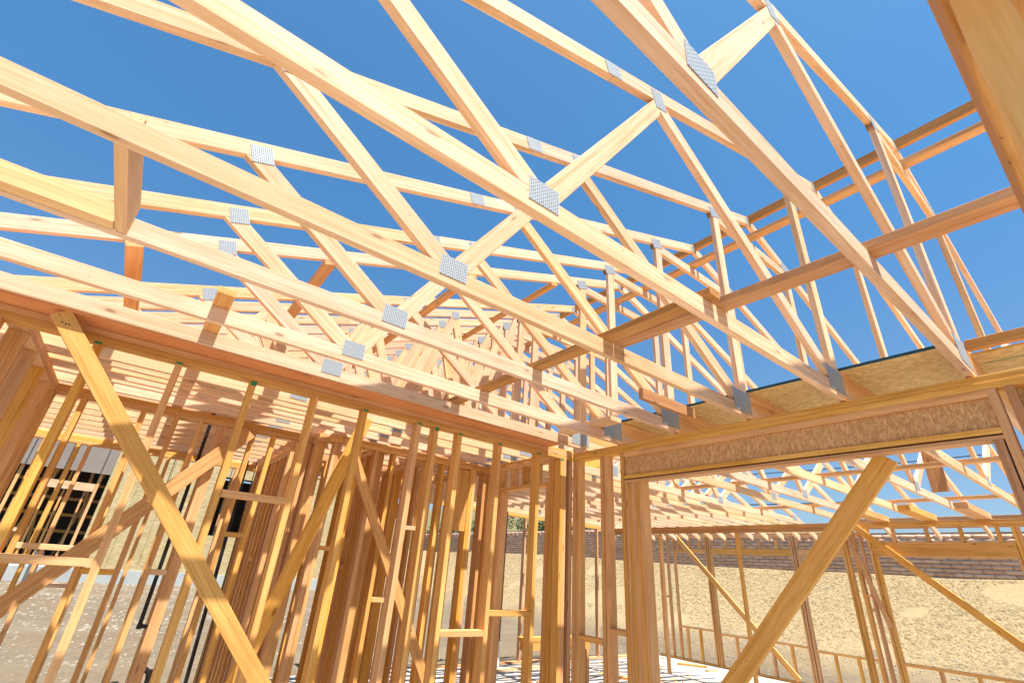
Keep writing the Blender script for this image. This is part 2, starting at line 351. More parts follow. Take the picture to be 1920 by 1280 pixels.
# ------------------------------------------------------------------ roof trusses
SL = 0.368
def tcl(x): return 1.835 + SL * x                 # left top chord centre line
XR = 3.95
def tcr(x): return tcl(2 * XR - x)
HV = 0.0445 * math.sqrt(1 + SL * SL)
nl = (SL / math.hypot(1, SL), -1 / math.hypot(1, SL))    # pointing below the left chord
nr = (-SL / math.hypot(1, SL), -1 / math.hypot(1, SL))
def clip_tl(p, e=.0008): return clip(p, 0, tcl(0) - HV - e, nl[0], nl[1])
def clip_tr(p, e=.0008): return clip(p, 2 * XR, tcl(0) - HV - e, nr[0], nr[1])
T = BZ + 0.0890
def truss_parts(variant, left=True, style='A'):
    """list of (name, mesh) around y = 0 (board front face at y=0, 38 mm thick)"""
    r = rnd; out = []
    def add(name, poly, d, y0=0.0, y1=0.038, mat='pale_fir'):
        if len(poly) < 3: return
        out.append((name, solid([prism(poly, d, y0, y1)], mat, bevel=0.0014, name=name)))
    def sm(p0, p1, w=.089, ext=.3): return strip(p0, p1, w, ext)
    # left bottom chord, cut by the top chord at its heel
    if left:
        p = clip_tl([(-2.3, BZ), (3.366, BZ), (3.366, T - .0005), (-2.3, T - .0005)]); add('bottom_chord', p, (1, 0))
        p, d = sm((-2.45, tcl(-2.45)), (1.205, tcl(1.205)), ext=0)
        p = clip(p, 1.205, 0, -1, 0); add('top_chord', p, d)
        p, d = sm((1.2, tcl(1.2)), (XR, tcl(XR)), ext=.1); p = clip(clip(p, XR - .001, 0, -1, 0), 1.2062, 0, 1, 0); add('top_chord', p, d)
        if style == 'B':
            ns = [(-.95, 1.17), (-.5, 1.63), (-.05, 1.17), (.42, 1.94), (.9, 1.17), (1.36, 2.29), (1.82, 1.17), (2.3, 2.64), (2.74, 1.17), (3.2, 2.93)]
            for (a0, b0), (a1, b1) in zip(ns[:-1], ns[1:]):
                p, d = sm((a0, b0), (a1, b1)); p = clip(clip(clip(clip_tl(p), 0, T, 0, 1), a0 + .0005, 0, 1, 0), min(a1 - .0005, 3.2485), 0, -1, 0); add('web', p, d)
        elif style == 'A':
          p, d = sm((.80, 1.17), (-.085, 1.785)); p = clip(clip(clip_tl(p), 0, T, 0, 1), .7995, 0, -1, 0); add('web', p, d)
          p, d = sm((.80, 1.17), (1.585, 2.34)); p = clip(clip(clip(clip_tl(p), 0, T, 0, 1), .8005, 0, 1, 0), 1.5855, 0, -1, 0); add('web', p, d)
          p, d = sm((1.587, 2.35), (3.20, 1.235)); p = clip(clip(clip(clip_tl(p), 0, T, 0, 1), 1.5865, 0, 1, 0), 3.2485, 0, -1, 0); add('web', p, d)
        add('post', clip_tl([(3.2492, T), (3.338, T), (3.338, 3.3), (3.2492, 3.3)]), (0, 1))
    else:
        p, d = sm((3.25, tcl(3.25)), (XR, tcl(XR)), ext=.1); p = clip(clip(p, XR - .001, 0, -1, 0), 3.25, 0, 1, 0); add('top_chord', p, d)
        add('post', clip_tl([(3.2492, T), (3.338, T), (3.338, 3.3), (3.2492, 3.3)]), (0, 1))
    p = clip_tr(clip([(3.3672, BZ), (10.3, BZ), (10.3, T - .0005), (3.3672, T - .0005)], 0, 0, 0, 1)); add('bottom_chord', p, (1, 0))
    p, d = sm((XR, tcr(XR)), (10.35, tcr(10.35)), ext=0)
    p, d = sm((XR, tcr(XR)), (10.35, tcr(10.35)), ext=.1); p = clip(clip(p, XR + .001, 0, 1, 0), 10.35, 0, -1, 0); add('top_chord', p, d)
    add('collar', clip_tr([(3.339, 2.911), (4.9, 2.911), (4.9, 2.999), (3.339, 2.999)]), (1, 0))
    add('post', [(4.58, T), (4.666, T), (4.666, 2.909), (4.58, 2.909)], (0, 1))
    add('platform_joist', [(3.3675, T), (4.579, T), (4.579, 1.3135), (3.3675, 1.3135)], (1, 0), mat='golden_fir')
    p, d = sm((4.70, 1.235), (6.313, 2.35)); p = clip(clip(clip(clip_tr(p), 0, T, 0, 1), 4.667, 0, 1, 0), 6.3125, 0, -1, 0); add('web', p, d)
    p, d = sm((6.315, 2.34), (7.10, 1.17)); p = clip(clip(clip(clip_tr(p), 0, T, 0, 1), 6.3135, 0, 1, 0), 7.0995, 0, -1, 0); add('web', p, d)
    p, d = sm((7.10, 1.17), (7.985, 1.785)); p = clip(clip(clip_tr(p), 0, T, 0, 1), 7.1005, 0, 1, 0); add('web', p, d)
    # punched plates, both faces
    def pl(x, z, w, h, ang):
        ca, sa = math.cos(ang), math.sin(ang); j = (r.random() - .5) * .06
        ca, sa = math.cos(ang + j), math.sin(ang + j)
        poly = [(x + a * ca - b * sa, z + a * sa + b * ca) for a, b in ((-w/2, -h/2), (w/2, -h/2), (w/2, h/2), (-w/2, h/2))]
        for y0, y1, nm in ((-.0022, -.0007, 'truss_plate'), (.0387, .0402, 'truss_plate')):
            g = prism(poly, (ca, sa), y0, y1)
            me = solid([g], 'truss_plate_steel', name=nm)
            # local plate coordinates for the slot pattern
            a_ = me.attributes['grain']
            vals = []
            for v in me.vertices:
                lx = (v.co.x - x) * ca + (v.co.z - z) * sa; lz = -(v.co.x - x) * sa + (v.co.z - z) * ca
                vals += [lx, lz, v.co.y]
            a_.data.foreach_set('vector', vals)
            out.append((nm, me))
    a = math.atan(SL)
    if left:
        if style == 'B': pl(.9, 1.195, .13, .1, 0); pl(1.82, 1.195, .13, .1, 0); pl(1.36, tcl(1.36) - .03, .1, .09, a); pl(2.3, tcl(2.3) - .03, .1, .09, a)
        else: pl(.80, 1.192, .138, .102, 0); pl(-.04, tcl(-.04) - .03, .10, .10, a); pl(1.21, tcl(1.21), .11, .086, a)
        (style == 'A') and pl(1.585, tcl(1.585) - .035, .10, .13, a); pl(3.275, tcl(3.275) - .045, .15, .10, a)
        pl(3.255, 1.215, .235, .16, 0)
    pl(4.62, tcr(4.62) - .02, .18, .10, -a); pl(3.95, 3.27, .10, .085, 0)
    pl(6.313, tcr(6.313) - .035, .10, .13, -a); pl(7.10, 1.192, .138, .102, 0); pl(7.96, tcr(7.96) - .045, .10, .125, -a)
    pl(9.55, 1.20, .16, .09, -a * .5); pl(4.66, 1.22, .16, .12, 0)
    return out
def put_truss(parts, y, label, z=0.0):
    e = thing('roof_truss', label, 'roof truss', (0, y, z), 'roof trusses set two feet apart')
    for nm, me in parts: link(bpy.data.objects.new(nm, me), e)
    return e
ORD = ['first', 'second', 'third', 'fourth', 'fifth', 'sixth', 'seventh', 'eighth', 'ninth', 'tenth', 'eleventh', 'twelfth', 'thirteenth', 'fourteenth', 'fifteenth', 'sixteenth', 'seventeenth']
variants = [truss_parts(i) for i in range(3)]
vb = [truss_parts(i, style='B') for i in range(2)]
halfv = truss_parts(9, left=False)
EX = {0: 'pale wooden roof truss nearest the camera, its bottom chord widest at the upper right',
      1: 'second nearest roof truss, its long chord crossing the middle of the picture',
      2: 'third nearest roof truss, with a wood block hung behind its left end',
      3: 'fourth nearest roof truss, its left chord doubled with a nailed on board',
      4: 'fifth nearest roof truss, where the left cross runner begins',
      5: 'sixth nearest roof truss, standing tight against the top plate of the stud wall'}
Y0 = 0.361
for k in range(0, 15):
    y = Y0 + SP * k if k != 5 else 3.214
    lab = EX.get(k, '%s roof truss from the camera, in the row beyond the near stud wall' % ORD[k])
    put_truss(halfv if k > 12 else (vb[k % 2] if k > 6 else variants[k % 3]), y, lab)

for i, k in enumerate((6.5, 7.5, 8.5, 9.5, 10.5, 11.5)):
    put_truss(vb[i % 2], Y0 + SP * k, '%s of the extra trusses crowded in at half spacing beyond the near stud wall' % ORD[i])
# boards tied to the trusses
GRN = 'flat boards nailed across the truss bottom chords'
def board(label, cat, args, group=None, name='runner_board', fn=box, mat='pale_fir'):
    o = fn(name, None, *args, mat=mat); tag(o, label, cat, group); return o
ZR = T + .001
o = beam('runner_board', None, (2.03, -1.4, ZR + .019), (1.905, 1.60, ZR + .019), .089, .038, (1, 0, 0), 'red_fir'); tag(o, 'reddish flat runner board crossing the nearest trusses toward the right edge', 'runner board', GRN)
o = box('runner_board', None, 1.775, 1.858, .93, 4.9, ZR, ZR + .038, 'red_fir'); tag(o, 'flat runner board starting beside the other one and crossing toward the wall corner', 'runner board', GRN)
o = box('runner_board', None, -.003, .083, 2.62, 7.6, ZR, ZR + .038, 'golden_fir'); tag(o, 'yellow flat runner board on the left chords above the tall diagonal brace', 'runner board', GRN)
o = box('runner_board', None, .53, .615, 3.7, 8.2, ZR, ZR + .038, 'golden_fir'); tag(o, 'runner board lying across the far chords just right of the yellow one', 'runner board', GRN)
o = box('runner_board', None, 6.08, 6.168, .2, 8.0, ZR, ZR + .038, 'golden_fir'); tag(o, 'runner board over the chords seen through the wide header opening', 'runner board', GRN)
o = box('runner_board', None, 8.3, 8.388, .2, 8.0, ZR, ZR + .038, 'golden_fir'); tag(o, 'runner board over the chords nearest the far wall beyond the header opening', 'runner board', GRN)
o = box('ridge_board', None, 3.952, 3.99, -1.6, 9.0, 3.262, 3.351, 'red_fir'); tag(o, 'upper of the two thin ridge rails against the sky, on edge', 'ridge rail')
o = box('ridge_rail', None, 3.83, 3.918, -1.6, 9.0, 3.001, 3.039, 'golden_fir'); tag(o, 'lower of the two thin ridge rails against the sky, lying flat', 'ridge rail')
# ridge blocks: the blocking itself sits between trusses at the ridge
# block between the third and fourth chord, and the scab
o = box('block', None, -.402, -.363, 1.62, 2.186, 1.106, 1.246, 'lit_fir'); tag(o, 'short yellow wood block hung between two chords at the upper left', 'wood block')
o = box('scab_board', None, -1.75, -.405, 2.122, 2.187, 1.106, 1.191, 'lit_fir'); tag(o, 'board nailed alongside the fourth chord at the left edge', 'board')
for i, (y, x0, x1) in enumerate(((4.18, -2.2, 1.42), (4.50, -2.2, 1.30))):
    o = box('ceiling_joist', None, x0, x1, y, y + .038, BZ + .001, BZ + .112, 'pale_fir'); tag(o, '%s pale ceiling joist set between the far trusses, counting away from the near stud wall' % ORD[i], 'joist', 'ceiling joists between the far trusses')
for i, x in enumerate((-.48, .60, 1.83, 2.85)):
    o = beam('lateral_brace', None, (x, 3.215, tcl(x) - .0474 - .021), (x, 8.6, tcl(x) - .0474 - .021), .089, .038, (1, 0, SL), 'golden_fir')
    tag(o, '%s orange lateral brace from the left, nailed under the far sloping top chords' % ORD[i], 'lateral brace', 'lateral braces under the far top chords')
# thin backing strip on the wall plate
o = box('backing_strip', None, -2.2, 3.0, 3.236, 3.455, 1.0945, 1.1035, 'bounce_fir', bevel=0); tag(o, 'thin orange backing strip lying on the top plate of the near stud wall', 'backing strip')

# platform sheathing beyond the header wall
def sheet(name, parent, x0, x1, y0, y1, z0, z1, mat):
    g = box_geo(x0, x1, y0, y1, z0, z1)
    r = rnd.random() * 9; d = sorted(range(3), key=lambda i: -(x1 - x0, y1 - y0, z1 - z0)[i])
    gs = [(v[d[1]] + r, v[d[0]] + r, v[d[2]]) for v in g[0]]
    me = solid([(g[0], g[1], gs)], mat, off=parent.location if parent else (0, 0, 0), name=name)
    return link(bpy.data.objects.new(name, me), parent)
pt = thing('attic_platform', 'brown oriented strand board platform with a dark painted edge behind the header wall', 'platform', (3.38, 0.3, 1.315))
sheet('board_sheet', pt, 3.381, 4.56, .402, 3.1, 1.3150, 1.3300, 'osb_sheet')
sheet('board_sheet', pt, 3.46, 4.56, -1.3, .398, 1.2550, 1.2700, 'osb_sheet')
box('painted_edge', pt, 3.3685, 3.3802, .404, 3.1, 1.3150, 1.3310, 'dark_felt', bevel=0)
box('rim', pt, 3.40, 3.438, -1.3, .357, 1.2712, 1.33, 'red_fir')
box('paint_line', pt, 3.62, 3.628, -.6, .33, 1.2535, 1.2548, 'green_paint', bevel=0)
o = box('short_joist', None, 2.70, 3.362, 2.03, 2.068, T + .002, 1.278, 'red_fir'); tag(o, 'short joist on edge ending in mid air, between the third and fourth nearest trusses', 'joist')
# short cut-off boards resting at the corner
o = box('board', None, 2.95, 3.085, 2.56, 3.20, ZR, ZR + .038, 'pale_fir'); tag(o, 'short loose board lying over two chords near the wall corner', 'board')

# ------------------------------------------------------------------ stud walls
def wall(name, label, axis, c0, c1, a0, a1, studs, z0=FLOOR, z1=BZ, extra=(), plates=True, skip_bottom=(), cat='stud wall', tk=.089):
    """axis 'x': runs along x between a0..a1, thickness y c0..c1; axis 'y' the other way round.
    studs: list of (start, zlow, zhigh) or start. extra: (name, a0, a1, z0, z1, mat, inset)"""
    loc = ((a0 + a1) / 2, c0, z0) if axis == 'x' else (c0, (a0 + a1) / 2, z0)
    e = thing(name, label, cat, loc, kind='thing')
    def bx(nm, b0, b1, zz0, zz1, mat='golden_fir', i0=0.0, i1=0.0, ax=None, bev=.0015):
        if axis == 'x': return box(nm, e, b0, b1, c0 + i0, c1 - i1, zz0, zz1, mat, axis=ax, bevel=bev)
        return box(nm, e, c0 + i0, c1 - i1, b0, b1, zz0, zz1, mat, axis=ax, bevel=bev)
    if plates:
        bx('top_plate', a0, a1, z1 - .037, z1 - .0095 if False else z1 - .0100, 'golden_fir') if False else None
        bx('top_plate', a0 + .003, a1 - .003, z1 - .0375, z1 - .0005, 'golden_fir', .002, .002)
        bx('top_plate', a0, a1, z1 - .076, z1 - .0385, 'golden_fir')
        segs = []; s = a0
        for q0, q1 in sorted(skip_bottom): segs.append((s, q0)); s = q1
        segs.append((s, a1))
        for q0, q1 in segs: bx('bottom_plate', q0, q1, z0 + .002, z0 + .040, 'golden_fir')
    for s in studs:
        if not isinstance(s, tuple): s = (s, z0 + .041, z1 - .077)
        m = 'golden_fir' if len(s) < 4 else s[3]
        ob = bx('stud', s[0], s[0] + .038, s[1], s[2], m)
        j1 = (rnd.random() - .5) * .007; j2 = (rnd.random() - .5) * .004; zl = s[1] - z0
        for v in ob.data.vertices:
            f = (v.co.z - zl) / max(.5, s[2] - s[1]); bow = math.sin(max(0, min(1, f)) * math.pi)
            if axis == 'x': v.co.x += j1 * f + j2 * bow
            else: v.co.y += j1 * f + j2 * bow
    for ex in extra:
        nm, b0, b1, q0, q1 = ex[:5]; mat = ex[5] if len(ex) > 5 else 'golden_fir'
        i0, i1 = ex[6] if len(ex) > 6 else (0, 0)
        bx(nm, b0, b1, q0, q1, mat, i0, i1)
    return e
def oc(a, b, step=.4064, off=0): 
    r = []; x = a + off
    while x < b - .045: r.append(round(x, 3)); x += step
    return r
WY = 3.40
xs = [-2.1, -1.69, -1.28, -.89, -.467, -.065, .363, .773, 1.144, 1.596, 1.76, 1.99, 2.411, 2.868, 3.17, 3.2085, 3.289]
blk = [('blocking', .402, .772, .285, .323), ('blocking', 2.0285, 2.4105, -.462, -.424), ('blocking', 2.4495, 2.8675, -.329, -.291),
       ('blocking', -.4285, -.0655, -.127, -.089), ('blocking', -.8515, -.4675, -.03, .008)]
WA = wall('stud_wall', 'near stud wall with green paint marks on its stud tops, behind the tall diagonal brace', 'x', WY, WY + .089, -2.2, 3.329, xs, z1=1.0935, extra=blk)
# green lumber paint on stud tops
for x in (-.467, -.065, 1.144, 1.596, 1.76, 1.99, 2.411, 2.868, 3.17, .363):
    h = .012 + rnd.random() * .02
    box('paint_mark', WA, x + .001, x + .037, WY - .0012, WY - .0003, 1.0155 - h, 1.0155, 'green_paint', bevel=0)
beam('brace', WA, (-.629, 3.270, 1.079), (1.11, 3.270, -.94), .089, .038, (1, 0, 1), 'golden_fir')
box('packer', WA, -.60, -.53, 3.290, 3.399, .985, 1.02)
for dx, dz in ((0, 0), (.018, -.004), (.03, -.003)):
    box('nail', WA, -.606 + dx, -.600 + dx, 3.2495, 3.2508, 1.022 + dz, 1.030 + dz, 'black_ink', bevel=0)

# header wall
BX = 3.33
yW = [2.982, 2.875, 3.13, 3.255]
hz = 1.0935
WB = wall('header_wall', 'header wall with a wide opening under an orange strand board box header', 'y', BX, BX + .089, -2.4, 3.399,
          [3.358, 3.315, 3.00, 2.955, (2.757, FLOOR + .041, hz - .077), (2.7185, FLOOR + .041, .753), (2.680, FLOOR + .041, .753), (2.6415, FLOOR + .041, .753), (2.603, FLOOR + .041, .753), (2.565, FLOOR + .041, .753, 'golden_fir'),
           (.345, FLOOR + .041, .753, 'red_fir'), (.2995, FLOOR + .041, hz - .077), (.235, FLOOR + .041, hz - .077, 'red_fir'), -.15, -.556, -.96],
          z1=hz, extra=[('header', .3385, 2.756, .975, hz - .077, 'golden_fir'), ('header', .3385, 2.756, .8155, .974, 'osb_header', (.016, .016)),
                        ('header', .3385, 2.756, .785, .8150, 'golden_fir'), ('header', .3385, 2.756, .7745, .7845, 'gap_shade', (.02, .02)), ('header', .3385, 2.756, .754, .7740, 'golden_fir'),  # dark middle strip paints the shadow gap between the two flange boards
                        ('blocking', 2.7955, 2.9545, -.40, -.362), ('blocking', 3.04, 3.314, -.49, -.452),
                        ('sheathing', -.40, .234, .55, hz - .08, 'osb_sheet', (.07, .005))], skip_bottom=[(.384, 2.564)])
for o in list(WB.children):
    if o.name.startswith('header') and o.data.materials[0] is MAT['osb_header']:
        me = o.data; a = me.attributes['grain']; vals = []
        for v in me.vertices: vals += [v.co.z, v.co.y, v.co.x]
        a.data.foreach_set('vector', vals)
beam('brace', WB, (3.4395, .865, .749), (3.4395, 2.245, -.83), .112, .038, (0, 1, 1), 'golden_fir')
# beam and post tight beside the camera
o = box('beam', None, -.6, 3.325, -.172, -.032, .635, .87, 'red_fir', bevel=.003); tag(o, 'thick reddish beam overhead at the upper right corner', 'beam')
o = beam('post', None, (.605, -.058, .633), (.59, .014, FLOOR + .002), .089, .038, (1, 0, 0), 'lit_fir', bevel=.003); tag(o, 'close yellow post, out of focus, filling the right upper corner', 'post')

# walls beyond
ys = [3.50, 3.60, 4.0, 4.40, 4.80]
wall('stud_wall', 'short stud wall at the left edge running straight away from the near wall', 'y', -.850, -.761, 3.492, 4.995, [3.56, 3.92, 4.30, 4.70, 4.95], z1=1.0935)
W2 = wall('stud_wall', 'second stud wall from the camera, its own brace slanting down to the left', 'x', 5.0, 5.089, -2.2, 1.236,
     [-1.82, -1.4, -1.0, -.80, -.596, -.19, .051, .24, .392, .4305, .68, .86, 1.06, 1.195], z1=1.0935,
     extra=[('blocking', -.151, .0505, -.235, -.197), ('blocking', .2785, .3915, -.22, -.182, 'pale_fir'), ('blocking', -.5575, -.1905, -.09, -.052, 'pale_fir'), ('blocking', .719, .8595, .10, .138)])
beam('brace', W2, (.66, 4.9795, 1.0), (-.95, 4.9795, -1.05), .12, .038, (1, 0, 1), 'golden_fir')
wall('stud_wall', 'outside stud wall on the left, in front of the neighbouring house', 'x', 7.62, 7.709, -4.0, 1.236, oc(-3.9, 1.2) + [.35, -.75], z1=1.0935,
     extra=[('blocking', -3.05, -2.72, -.2, -.162, 'pale_fir'), ('blocking', -2.24, -1.91, -.35, -.312, 'pale_fir'), ('blocking', -1.83, -1.50, .1, .138, 'pale_fir'), ('sill', -.61, -.27, -.5, -.462, 'pale_fir')])
wall('stud_wall', 'dense stud wall running away behind the left middle, its studs overlapping', 'y', 1.237, 1.326, 4.79, 7.65, [4.83, 4.87, 5.02, 5.22, 5.45, 5.65, 5.85, 6.05, 6.25, 6.45, 6.65, 6.85, 7.05, 7.25, 7.45, 7.60], z1=1.0935,
     extra=[('blocking', 5.26, 5.449, -.3, -.262), ('blocking', 6.29, 6.449, -.1, -.062)])
W4 = wall('stud_wall', 'stud wall jogged closer behind the near wall, with a diagonal brace leaning down right', 'x', 4.70, 4.789, 1.327, 3.24,
     [1.37, 1.41, 1.62, 1.80, 1.99, 2.18, 2.38, 2.58, 2.72, 2.76, 2.97, 3.01, 3.16, 3.20], z1=1.0935,
     extra=[('blocking', 2.219, 2.379, .30, .338, 'pale_fir'), ('blocking', 1.4485, 1.619, .05, .088), ('sheathing', 2.80, 2.969, .35, 1.0, 'golden_fir', (.01, .06)), ('blocking', 2.0285, 2.179, -.35, -.312)])
beam('brace', W4, (1.48, 4.6795, 1.07), (2.86, 4.6795, -1.28), .089, .038, (1, 0, 1), 'golden_fir')
W5 = wall('stud_wall', 'narrow stud wall deep inside between the dense middle studs, with a leaning brace', 'y', 2.45, 2.539, 4.80, 6.60, [4.84, 5.2, 5.6, 6.0, 6.4, 6.5585], z1=1.0935)
wall('stud_wall', 'stud wall parallel to the near one, far back between the overlapping middle studs', 'x', 6.66, 6.749, 1.33, 3.19, oc(1.36, 3.19), z1=1.0935, extra=[('blocking', 2.211, 2.579, -.1, -.062)])
o = beam('brace', None, (1.26, 3.62, 1.01), (.62, 3.76, -1.50), .089, .038, (1, 0, 0), 'golden_fir'); o.name = 'leaning_brace'; tag(o, 'long leaning brace with three notches standing behind the near stud wall', 'brace')
wall('door_wall', 'stud wall with a high doorway header continuing beyond the room corner', 'y', BX - .13, BX - .041, 3.492, 4.698,
     [3.53, 3.5685, (3.607, FLOOR + .041, .783), (4.37, FLOOR + .041, .783), 4.415, 4.62, (3.80, .824, 1.016), (4.0, .824, 1.016, 'red_fir'), (4.20, .824, 1.016)], z1=1.0935,
     extra=[('header', 3.607, 4.408, .785, .823)], skip_bottom=[(3.65, 4.36)])
wall('stud_wall', 'closely studded wall crossing behind the slanting brace in the middle', 'x', 5.85, 5.939, 1.33, 3.2, oc(1.36, 3.2, .3), z1=1.0935)
wall('stud_wall', 'closet wall running back just right of the dense middle wall', 'y', 1.86, 1.949, 4.80, 5.84, [4.83, 5.1, 5.36, 5.62, 5.80], z1=1.0935, extra=[('blocking', 5.14, 5.359, -.1, -.062)])
wall('stud_wall', 'wall running back from the jog, lined up behind the doorway wall', 'y', 3.201, 3.290, 4.80, 8.7, [4.84, 5.15, 5.5, 5.85, 6.2, 6.25, 7.3, 7.34, 7.7, 8.1, 8.5], z1=1.0935, skip_bottom=[(6.3, 7.28)], extra=[('header', 6.29, 7.299, .60, .80)])
# half wall with a cap just behind the corner
hw = wall('half_wall', 'low half wall with a flat cap behind the studs at the room corner', 'x', 4.15, 4.239, 3.45, 4.35, [3.48, 3.88, 4.30], z1=-.62, extra=[('cap', 3.42, 4.38, -.6195, -.5815, 'golden_fir')])
# outside walls of the far rooms
wall('outside_wall', 'far outside stud wall behind the door wall, facing the straw bank', 'x', 8.75, 8.84, 4.9, 11.65, [5.0, 5.45, 5.95, 6.45, 7.12, 7.83, 8.4, 8.9, 9.45, 10.0, 10.6, 11.1, 11.6], z1=1.16)
F2 = wall('window_wall', 'farthest window wall with short header timbers, left in the view through the wide opening', 'y', 11.70, 11.789, 3.6, 8.74,
     [8.55, 8.32, 8.10, (7.65, .80, 1.03), (7.95, .80, 1.03), (7.35, .80, 1.03), 7.16, 7.10, 7.05, (6.63, .82, 1.03), (6.22, .82, 1.03), (5.81, .82, 1.03), (5.42, .82, 1.03), 5.10, 5.05, 4.99, (4.6, .82, 1.03), (4.2, .82, 1.03), 3.9, 3.62,
      (7.9, FLOOR + .041, -.98), (7.55, FLOOR + .041, -.98), (6.65, FLOOR + .041, -1.02), (6.25, FLOOR + .041, -1.02), (5.85, FLOOR + .041, -1.02), (5.45, FLOOR + .041, -1.02), (4.65, FLOOR + .041, -1.06), (4.25, FLOOR + .041, -1.06)], z1=1.155,
     extra=[('header', 7.20, 8.099, .72, .80), ('header', 5.14, 7.049, .69, .82), ('header', 3.94, 4.989, .69, .82), ('sill', 7.20, 8.099, -.98, -.942), ('sill', 5.14, 7.049, -1.02, -.982), ('sill', 3.94, 4.989, -1.06, -1.022),
            ('blocking', 8.36, 8.549, -.35, -.312)])
beam('brace', F2, (11.68, 8.03, 1.12), (11.68, 5.40, -1.60), .11, .038, (0, 1, 1), 'golden_fir')
F1 = wall('window_wall', 'window wall with one deep timber header, right in the view through the wide opening', 'y', 9.66, 9.749, -2.0, 3.42,
     [(3.375, FLOOR + .041, 1.027), 3.33, 3.20, (3.10, FLOOR + .041, 1.027), 2.98, (2.935, FLOOR + .041, .60), (2.62, .805, 1.027), (2.20, .805, 1.027), (1.80, .805, 1.027), (1.40, .805, 1.027), (1.28, FLOOR + .041, .60), 1.235, 1.19, (.8, .805, 1.027), (.4, .805, 1.027), 0.0,
      (2.5, FLOOR + .041, -.87), (2.1, FLOOR + .041, -.87), (1.7, FLOOR + .041, -.87)], z1=1.1035,
     extra=[('header', 1.28, 2.974, .605, .80), ('header', .04, 1.189, .605, .80), ('sill', 1.32, 2.934, -.87, -.832), ('blocking', 3.139, 3.199, .0, .038), ('blocking', 3.139, 3.199, -.2, -.162)])
def pencil(body, y, z, h):
    cu = bpy.data.curves.new('pencil_mark', 'FONT'); cu.body = body; cu.size = h; cu.extrude = .0006
    t_ = bpy.data.objects.new('pencil_mark', cu); COL.objects.link(t_); bpy.context.view_layer.update()
    me = bpy.data.meshes.new_from_object(t_.evaluated_get(bpy.context.evaluated_depsgraph_get())); bpy.data.objects.remove(t_)
    me.transform(Matrix(((0, 0, -1, 9.6585), (-1, 0, 0, y), (0, 1, 0, z), (0, 0, 0, 1)))); me.transform(Matrix.Translation(-Vector(F1.location)))
    me.materials.clear(); me.materials.append(MAT['red_fir']); link(bpy.data.objects.new('pencil_mark', me), F1)
pencil('57', 2.37, .655, .10); pencil('15', 2.15, .64, .13)
def prints(name, parent, p0, d, up, nrm, n, h, step):
    g = []; p = Vector(p0); d = Vector(d); up = Vector(up); nrm = Vector(nrm)
    for i in range(n):
        p = p + d * step * (1 if rnd.random() < .85 else 2.2)
        for _ in range(3):
            a = p + d * rnd.random() * step * .6 + up * rnd.random() * h * .4; w_ = h * .12; hh = h * (.3 + .5 * rnd.random())
            q = [a, a + d * w_, a + d * w_ + up * hh, a + up * hh] if rnd.random() < .6 else [a, a + d * step * .5, a + d * step * .5 + up * w_, a + up * w_]
            vs = [tuple(v) for v in q] + [tuple(v + nrm * .0008) for v in q]; g.append((vs, CUBEF, vs))
    me = solid(g, 'black_ink', off=parent.location, name=name); link(bpy.data.objects.new(name, me), parent)
beam('brace', F1, (9.64, 3.18, 1.07), (9.64, .98, -1.0), .10, .038, (0, 1, 1), 'golden_fir')
beam('brace', F1, (9.64, 3.30, 1.0), (9.64, 2.97, -.4), .06, .038, (0, 1, 0), 'golden_fir')
bm_ = thing('porch_beam', 'long horizontal beam carrying the far truss ends above the recessed windows', 'beam', (9.65, 5.6, .986))
box('timber', bm_, 9.62, 9.71, 3.425, 8.745, 1.030, 1.1035, 'red_fir'); box('timber', bm_, 9.63, 9.70, 3.425, 8.745, .972, 1.029, 'red_fir')
for y in (5.2, 7.0, 8.70): box('post', bm_, 9.62, 9.71, y, y + .04, FLOOR + .003, .971, 'golden_fir')
# timbers at the far heels
for i, k in enumerate((1, 2, 3, 4)):
    y = Y0 + SP * k
    o = box('timber_block', None, 8.5, 9.72, y - .145, y - .004, 1.1045, 1.19, 'golden_fir'); tag(o, '%s stub timber from the right, resting on the far window wall beside a truss end' % ORD[i], 'timber block', 'stub timbers on the far window wall')
o = box('fascia_board', None, 10.36, 10.40, -1.5, 3.3, .62 + .45, 1.24, 'golden_fir'); o.location.z = 0; tag(o, 'horizontal eave board just above the far window wall plate', 'eave board')

# pipes
tk = thing('vent_pipe', 'black drain pipe with an elbow between the left studs', 'pipe', (.34, 5.2, FLOOR))
tube('pipe', tk, [(.335, 5.16, 1.3), (.345, 5.16, -.585), (.47, 5.16, -.595), (.46, 5.16, FLOOR + .01)], .015, 'black_pipe')
tube('trap', tk, [(.46, 5.16, -.86), (.52, 5.16, -.90), (.52, 5.16, -1.02), (.46, 5.16, -1.06)], .018, 'black_pipe')
tk = thing('vent_pipe', 'slender black vent pipe rising beside the dense middle wall', 'pipe', (1.1, 7.45, FLOOR))
tube('pipe', tk, [(1.05, 7.45, 1.6), (1.14, 7.45, FLOOR + .01)], .022, 'black_pipe')
tk = thing('wire', 'thin black cable hanging beside the slender vent pipe', 'cable', (1.2, 7.4, FLOOR))
tube('cable', tk, [(1.17, 7.4, 1.4), (1.24, 7.4, FLOOR + .01)], .006, 'black_pipe')
tk = thing('stand_pipe', 'tall straight black pipe seen through the doorway wall', 'pipe', (6.6, 8.6, FLOOR))
tube('pipe', tk, [(6.45, 8.6, FLOOR + .01), (6.45, 8.6, 1.5)], .04, 'black_pipe')
tube('riser', tk, [(6.45, 8.6, FLOOR + .01), (6.45, 8.6, -1.25)], .05, 'white_plastic')
tk = thing('gas_stub', 'small grey pipe stub with a brass valve at the neighbour house wall', 'pipe', (3.6, 28, GR))
tube('pipe', tk, [(3.9, 28, GR), (3.9, 28, -.4)], .05, 'grey_pipe'); box('valve', tk, 3.8, 4.0, 27.9, 28.1, -.5, -.38, 'brass')
